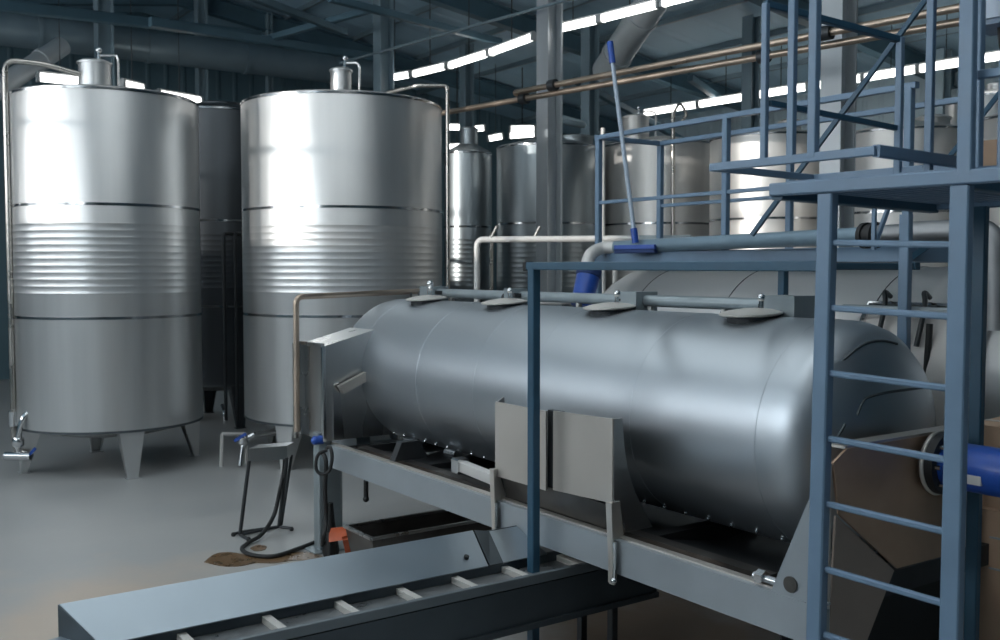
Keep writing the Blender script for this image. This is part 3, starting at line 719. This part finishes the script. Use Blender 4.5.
# deck
dz = 2.52
MB().bar(LM(-.24,0,dz), LM(1.5,0,dz), .05, .05, ZX).build('deck_beam', M['blue'], tG)
MB().bar(LM(-.24,1.4,dz), LM(1.5,1.4,dz), .05, .05, ZX).build('deck_beam', M['blue'], tG)
for l in (-.22,.5,1.45): MB().bar(LM(l,0,dz-.01), LM(l,1.4,dz-.01), .06, .05, ZX).build('deck_joist', M['bluedark'], tG)
g = MB()
for i in range(34): g.bar(LM(-.2,.05+i*.04,dz+.022), LM(1.5,.05+i*.04,dz+.022), .03, .005, ZX)
for i in range(34): g.bar(LM(-.18+i*.05,.02,dz+.006), LM(-.18+i*.05,1.38,dz+.006), .012, .012, ZX)
g.build('deck_grating', M['blue'], tG)
# raised toe boards
tz = 2.64
q1, q2, q3 = at(712,169.5,4.33), at(876,156,3.72), at(973,167,4.2)
q1.z = q2.z = q3.z = tz
MB().bar(q1, q2, .034, .03, ZX).build('toe_board', M['blue'], tG)
MB().bar(q2, q3, .045, .03, ZX).build('toe_board', M['blue'], tG)
q4 = q1+(q3-q2); MB().bar(q1, q4, .03, .03, ZX).build('toe_board', M['blue'], tG)
MB().bar(q4, q3, .03, .03, ZX).build('toe_board', M['blue'], tG)
def toe(px, a, b):                 # point on segment a-b at image column px
    for i in range(101):
        p = a.lerp(b, i/100)
        y = p.y*math.cos(PITCH)-(p.z-H)*math.sin(PITCH)
        if 500+FOC*p.x/y >= px: return p
    return b
for px, w in ((763,.026),(791,.03),(812.5,.036)):
    p = toe(px, q1, q2); MB().bar(p, Vector((p.x,p.y,3.28 if px < 770 else 4.0)), w, w, LX).build('guard_post', M['blue'], tG)
for px, ztop, D in ((898,3.22,4.45),(928.5,4.0,4.0)):
    p = at(px,160,D); MB().bar(Vector((p.x,p.y,dz)), Vector((p.x,p.y,ztop)), .03, .03, LX).build('guard_post', M['blue'], tG)
MB().bar(at(765,4,4.12), at(898,39.5,4.45), .028, .03, ZX).build('guard_rail', M['bluedark'], tG)
MB().bar(at(770,103,4.12), at(896,128,4.45), .022, .024, ZX).build('guard_rail', M['bluedark'], tG)
MB().bar(at(752,235,5.2), at(927,-2,4.7), .024, .024, ZX).build('diagonal_brace', M['bluedark'], tG)
MB().bar(at(925,188,5.2), at(1010,80,5.0), .024, .024, ZX).build('diagonal_brace', M['bluedark'], tG)
for px, D, w, a in ((966,3.46,.05,166),(976.5,3.6,.034,160)):
    p = at(px,a,D); MB().bar(Vector((p.x,p.y,dz)), Vector((p.x-.008,p.y,3.9)), w, .04, LX).build('guard_post', M['blue'], tG)
MB().bar(at(970,76,3.52), at(1040,67,3.3), .03, .03, ZX).build('guard_rail', M['blue'], tG)
# posts under the far side of the deck
for px, D in ((906,5.25),(981,4.6)):
    p = at(px,230,D); MB().bar(Vector((p.x,p.y,dz-.03)), Vector((p.x,p.y,0)), .055, .05, LX).build('deck_post', M['bluedark'] if px > 950 else M['blue'], tG)
p = at(875,180,4.9); MB().bar(Vector((p.x,p.y,dz)), Vector((p.x,p.y,2.30)), .02, .02, LX).bar(Vector((p.x,p.y,2.31)), p+Vector((.14,.05,.02)), .02, .02, ZX).build('hanger_strut', M['blue'], tG)
# lower front bay: post, beam and grating over the drum
pf = at(534,266,5.37); zf = pf.z
MB().bar(Vector((pf.x,pf.y,zf+.02)), Vector((pf.x,pf.y,0)), .055, .05, UX).build('front_post', M['bluedark'], tG)
MB().bar(pf-UX*.04, at(823,266,3.88), .042, .05, ZX).build('front_beam', M['bluedark'], tG)
MB().bar(pf-UX*.065, pf-UX*.04, .05, .055, ZX).build('beam_cap', M['black'], tG)
pb_ = S(-1.72,1.95,0)
MB().bar(pb_+ZX*zf, pb_, .055, .05, UX).build('rear_post', M['bluedark'], tG)
MB().bar(pb_+ZX*zf, S(-.75,1.95,zf), .042, .05, ZX).build('rear_beam', M['bluedark'], tG)
MB().bar(Vector((pf.x,pf.y,zf)), pb_+ZX*zf, .042, .05, ZX).build('side_beam', M['bluedark'], tG)
g = MB()
for i in range(20): g.bar(S(-1.5,1.15+i*.04,zf+.012), S(-.8,1.15+i*.04,zf+.012), .024, .005, ZX)
for i in range(7): g.bar(S(-1.48+i*.1,1.13,zf+.02), S(-1.48+i*.1,1.93,zf+.02), .008, .008, ZX)
g.build('bay_grating', M['dark'], tG)
MB().bar(S(-1.7,1.12,zf), S(-.78,1.12,zf), .036, .04, ZX).build('bay_beam', M['bluedark'], tG)
MB().bar(S(-.78,-.12,zf), S(-.78,1.95,zf), .036, .04, ZX).build('side_beam', M['bluedark'], tG)
# white riser behind the ladder
p = at(973,300,5.0); solo(MB().tube([Vector((p.x,p.y,0)), Vector((p.x,p.y,2.42))], .012, 10), 'riser_pipe', M['white'], 'thin white upright pipe behind the ladder', 'pipe', (p.x,p.y,0))

# cardboard boxes
def carton(c, a, b, h, label):
    c = Vector(c); t = thing('cardboard_box', c, label, 'box')
    MB().frame_box(c+ZX*h/2, LX*a, MX*b, ZX*h/2).build('carton', M['card'], t)
    MB().frame_box(c+ZX*(h+.001), LX*a, MX*.025, ZX*.0015).build('tape_strip', M['steelwarm'], t)
    return t
pq = at(1006,170,4.3); carton((pq.x,pq.y,dz+.036), .12, .12, .19, 'tan cardboard box on the platform deck beside the ladder top')
pc = at(1016,420,5.2); carton((pc.x,pc.y,.98), .15, .2, .42, 'upper cardboard box of the stack past the blue motor')
carton((pc.x,pc.y,0), .17, .24, .975, 'lower cardboard box of the stack past the blue motor')
# control cabinet
p = at(1008,0,3.75)
tc = thing('control_cabinet', (p.x,p.y,p.z-.11), 'pale blue control cabinet with dangling cables by the platform post', 'cabinet')
MB().frame_box(Vector((p.x,p.y,p.z+.2)), LX*.10, MX*.10, ZX*.30).build('cabinet_body', M['blue'], tc)
MB().frame_box(Vector((p.x,p.y,p.z+.2))-MX*.104, LX*.085, MX*.006, ZX*.28).build('cabinet_door', M['handle'], tc)
for i in range(3):
    q = Vector((p.x-.03+i*.03,p.y,p.z-.10)); MB().tube(spline([q, q+Vector((.01,0,-.08)), q+Vector((.05+.02*i,.02,-.13)), q+Vector((.12,.03,-.10-.03*i))]), .007, 6).build('cable', M['black'], tc)
MB().bar(Vector((p.x,p.y,dz)), Vector((p.x,p.y,p.z-.1)), .04, .04, LX).build('stand_post', M['blue'], tc)

# ------------------------------------------------------------------ white pipe frame behind the front press
tw = thing('pipe_rack', at(477,400,10.4)*1, 'off-white pipe rack with small valves before the far tanks', 'pipe rack'); tw.location.z = 0
za_ = at(477,239.5,10.4); zb_ = at(690,238,9.9)
MB().tube(fillet([Vector((za_.x,za_.y,0)), za_, zb_], .08), .032, 14).build('rack_pipe', M['white'], tw)
for px in (603.5, 615):
    p = at(px,239,10.1); MB().tube([Vector((p.x,p.y,0)), p], .024, 12).build('rack_leg', M['white'], tw)
p = at(603,239,10.1); MB().tube([p, at(603,128,10.1)], .022, 12).build('rack_riser', M['white'], tw)
MB().tube([at(540,302,10.2), at(635,300,10.0)], .03, 12).build('lower_pipe', M['white'], tw)
for px in (491,534):
    p = at(px,238,10.35); MB().tube([p, p+Vector((.03,0,.06)), p+Vector((.06,0,.12))], .015, 8).build('valve_lever', M['pipesteel'], tw)
MB().bar(at(640,238,9.95), at(692,238,9.8), .05, .12, ZX).build('rack_shelf', M['pipegrey'], tw)
# thin sampling pipe near the far tanks
p = at(491.5,300,14.6); solo(MB().tube([Vector((p.x,p.y,0)), Vector((p.x,p.y,2.75))], .025, 10), 'riser_pipe', M['pipesteel'], 'slim brown upright pipe between the two far tanks', 'pipe', (p.x,p.y,0))

# ------------------------------------------------------------------ conveyor with inclined hood
CS, CF = -1.50, -1.74
tK_ = thing('slat_conveyor', S(CS,-1,0), 'low flight conveyor with a sloping sheet hood running under the press', 'conveyor')
o0, o1 = -3.0, .60
MB().bar(S(CS,o0,.585), S(CS,o1,.585), .05, .03, ZX).build('front_rail', M['railmid'], tK_)
MB().sbox(CS-.012,CS+.012,o0,o1,.33,.555).build('side_panel', M['convdark'], tK_)
MB().sbox(CS+.012,CS+.03,o0,o1,.33,.36).build('side_flange', M['convdark'], tK_)
MB().bar(S(CF-.03,o0,.585), S(CF-.03,o1,.585), .05, .03, ZX).build('rear_rail', M['convdark'], tK_)
MB().sbox(CF-.03,CS-.01,o0,o1,.545,.56).build('belt', M['belt'], tK_)
MB().sbox(CF-.045,CF-.03,o0,o1,.33,.56).build('side_panel', M['convdark'], tK_)
for k, px in enumerate((186,272,345,408,464,515,571,)):
    a = onz(px, 640-(px-186)*.205, .58); o_ = (a-P0).dot(VX)
    MB().sbox(CF-.02,CS-.02,o_-.02,o_+.02,.56,.592).build('flight', M['lid'], tK_)
hd = MB()
hd.plate([S(CF,-2.38,.615),S(CF,-.40,.615),S(CF-.21,-.36,.755),S(CF-.21,-2.50,.755)], (UX*.55+ZX*.83)*.008)
hd = hd.build('hood_plate', M['conv'], tK_)
hd2 = MB().plate([S(CF,-.39,.615),S(CF,-.30,.615),S(CF-.21,-.25,.735),S(CF-.21,-.35,.755)], (UX*.55+ZX*.83)*.008).build('hood_joint', M['convdark'], tK_)
MB().plate([S(CF,-.30,.615),S(CF,.0,.615),S(CF-.21,-.06,.735),S(CF-.21,-.25,.735)], (UX*.55+ZX*.83)*.008).build('hood_tail', M['conv'], tK_)
MB().tube([S(CF-.06,-.50,.66),S(CF-.055,-.50,.675)], .014, 12).build('hood_bolt', M['black'], hd)
MB().plate([S(CF-.21,-2.50,.755),S(CF,-2.38,.615),S(CF,-2.38,.33),S(CF-.21,-2.50,.33)], VX*.01).build('hood_end', M['convdark'], tK_)
MB().plate([S(CF-.21,-2.46,.75),S(CF-.21,-.06,.74),S(CF-.21,-.06,.40),S(CF-.21,-2.46,.40)], UX*.008).build('hood_back', M['convdark'], tK_)
MB().plate([S(CF-.20,-2.42,.62),S(CF+.02,-2.42,.59),S(CF+.02,-2.75,.56),S(CF-.20,-2.66,.60)], ZX*.01).build('feed_lip', M['conv'], tK_)
for o_ in (-2.7,-.9,.28):
    for s in (CS-.005,CF-.03):
        lo = MB().bar(S(s,o_,0), S(s,o_,.36), .045, .045, UX).build('leg', M['dark'], tK_)
# ------------------------------------------------------------------ tub, orange bracket, stand, hoses
tub_n = onz(372,539,.34)
def T(a, b, z): return Vector((tub_n.x, tub_n.y, 0)) + VX*a - UX*b + ZX*z
tT = thing('juice_tub', T(.5,.2,0), 'dark open steel tub on the floor under the press frame', 'tub')
A_, B_ = 1.15, .42
tb = MB(); ii = .03
top = [T(0,0,.34),T(A_,0,.34),T(A_,B_,.34),T(0,B_,.34)]; bot = [T(.06,.04,.01),T(A_-.06,.04,.01),T(A_-.06,B_-.04,.01),T(.06,B_-.04,.01)]
ti = [T(.012,.012,.34),T(A_-.012,.012,.34),T(A_-.012,B_-.012,.34),T(.012,B_-.012,.34)]; bi = [T(.07,.05,.03),T(A_-.07,.05,.03),T(A_-.07,B_-.05,.03),T(.07,B_-.05,.03)]
vs = top+bot+ti+bi; fs = [(4,5,6,7),(12,15,14,13)]
for i in range(4):
    j = (i+1) % 4; fs += [(i,j,4+j,4+i),(i,8+i,8+j,j),(8+i,12+i,12+j,8+j)]
tb.add(vs, fs).build('tub_body', M['tub'], tT)
rimb = MB()
for i in range(4): rimb.bar(top[i], top[(i+1) % 4], .02, .03, ZX)
rimb.build('rim', M['steel'], tT)
# orange bracket
pO = onz(345,560,0)
tO = thing('floor_bracket', pO, 'orange steel bracket on the floor between support post and dark tub', 'bracket')
a = at(331,533,7.35)
MB().plate([at(330,531,7.35),at(352,529,7.35),at(352,536,7.3),at(330,539,7.3)], Vector((0,.10,.02))).build('top_plate', M['orange'], tO)
e_ = onz(360,562,.005); e2_ = onz(349,563,.005)
MB().plate([at(343,536,7.28),at(353,533,7.28),e_,e2_], Vector((.01,.05,.0))).build('slanting_leg', M['orange'], tO)
MB().bar(a, Vector((a.x,a.y,.0)), .05, .05, UX).build('upright', M['black'], tO)
# steel stand
tN = thing('steel_stand', onz(262,536,0), 'narrow steel stand with a shallow top on the open floor', 'stand')
f1, f2 = onz(240,537,0), onz(279,529,0); u1_, u2_ = at(249,456,8.15), at(287,453,8.3)
nn = Vector((.02,.2,0))
tpl = MB().add([u1_+ZX*.06,u2_+ZX*.06,u2_+ZX*.06+nn,u1_+ZX*.06+nn,u1_-ZX*.05,u2_-ZX*.05,u2_-ZX*.05+nn,u1_-ZX*.05+nn],[(0,1,2,3),(4,7,6,5),(0,4,5,1),(1,5,6,2),(2,6,7,3),(3,7,4,0)]).build('top', M['steel'], tN)
for a, b in ((u1_,f1),(u2_,f2)):
    MB().tube([a-ZX*.04, b+ZX*.02], .016, 10).build('leg', M['dark'], tN)
MB().tube([u2_+nn*.6-ZX*.04, f2+nn*.3+ZX*.02], .013, 10).build('leg', M['dark'], tN)
MB().tube([f1+Vector((-.06,.02,.02)), f1+nn*.5+ZX*.02, f2+ZX*.02], .013, 8).tube([f1+ZX*.02, f2+ZX*.02, f2+Vector((.12,-.06,.02))], .013, 8).tube([f1+ZX*.02, f1+Vector((.1,-.12,.015))],.013,8).build('foot_bar', M['dark'], tN)
for q in (f1+Vector((-.06,.02,.015)), f2+Vector((.12,-.06,.015)), f1+Vector((.1,-.12,.015))): MB().ball(q, .02, 8).build('foot', M['black'], tN)
# hoses
hp = [at(322,452,7.55), at(326,462,7.5), at(325,490,7.5), at(326,520,7.5), at(323,540,7.45)]
fl = [onz(322,545,.03), onz(318,541.5,.02), onz(300,548,.02), onz(275,556,.02), onz(252,555,.02), onz(242,549,.02), onz(248,543,.02), onz(262,534,.05)]
up = [at(274,515,8.25), at(280,490,8.3), at(284,470,8.35), at(285,455,8.38)]
tH_ = solo(MB().tube(spline(hp+fl+up), .017, 10), 'hose', M['black'], 'black hose looping over the floor from the press post to the stand', 'hose', onz(252,555,0))
lp = [at(327,450,7.45), at(318,455,7.42), at(316,468,7.42), at(321,474,7.42), at(329,471,7.42), at(332,458,7.42), at(330,447,7.45), at(326,449,7.48)]
solo(MB().tube(spline(lp), .013, 10), 'hose_coil', M['black'], 'black hose coil hooked on the grey support post', 'hose', at(324,474,7.42))
bk = MB().lathe([(.055,0),(.065,.05),(.05,.16),(.032,.28),(.02,.42)], onz(331,557,0), (0,0,1), 20)
solo(bk, 'rubber_boot', M['black'], 'black rubber bundle at the foot of the support post', 'bundle', onz(330,556,0))
# low stool frame in the dark by the big tank
p = onz(228,468,0)
t_ = thing('low_frame', p, 'small pale frame standing in the dark between two big tanks', 'frame')
q0, q1_, q2_ = at(221,468,11.1), at(222,434,11.1), at(246,434,11.3)
MB().tube([Vector((q0.x,q0.y,0)), q1_], .02, 8).build('leg', M['white'], t_)
MB().tube([q1_, q2_], .02, 8).build('top_bar', M['white'], t_)
MB().tube([q2_, Vector((q2_.x,q2_.y,0))], .02, 8).build('leg', M['white'], t_)
# spills
def spill(pts, label):
    q = [onz(a,b,.003) for a, b in pts]; q = spline(q+[q[0]], 5)[:-1]
    c = sum(q, Vector())/len(q)
    solo(MB().plate(q, ZX*.004), 'puddle', M['puddle'], label, 'puddle', (c.x,c.y,0))
spill([(204,562),(213,555),(222,552.5),(236,553),(250,556),(266,557),(285,554),(305,552),(322,556),(318,561),(296,560),(275,563),(256,563),(240,566),(222,566)], 'brown liquid spilled on the floor near the hose')
spill([(250,548),(258,545),(266,546),(265,549.5),(255,551)], 'small brown spot inside the hose loop')

# ------------------------------------------------------------------ light, world, camera
w = bpy.data.worlds.new('sky'); bpy.context.scene.world = w; w.use_nodes = True
bg = w.node_tree.nodes['Background']; bg.inputs['Color'].default_value = (.62,.78,1,1); bg.inputs['Strength'].default_value = 1.0
sun = bpy.data.lights.new('sun', 'SUN'); sun.energy = SUN_E; sun.angle = math.radians(.6); sun.color = (1,.96,.9)
so = bpy.data.objects.new('sun', sun); C.objects.link(so)
sd_ = (VX*1.0+UX*-.02-ZX*.10).normalized()
so.rotation_euler = sd_.to_track_quat('-Z','Y').to_euler(); so.location = (-10,-10,12)
cam = bpy.data.cameras.new('camera'); cam.sensor_width = 36; cam.lens = 36; cam.clip_start = .05
co_ = bpy.data.objects.new('camera', cam); C.objects.link(co_); co_.location = CAM
co_.rotation_euler = (PI/2-PITCH, 0, 0)
cam.dof.use_dof = True; cam.dof.focus_distance = 5.6; cam.dof.aperture_fstop = 3.2
sc = bpy.context.scene; sc.camera = co_
sc.view_settings.view_transform = 'Standard'; sc.view_settings.look = 'None'
sc.view_settings.exposure = 0.38; sc.view_settings.gamma = 1; sc.view_settings.use_curve_mapping = False
sc.cycles.use_denoising = True; sc.cycles.max_bounces = 8; sc.cycles.caustics_reflective = False; sc.cycles.caustics_refractive = False
sc.cycles.sample_clamp_indirect = 6
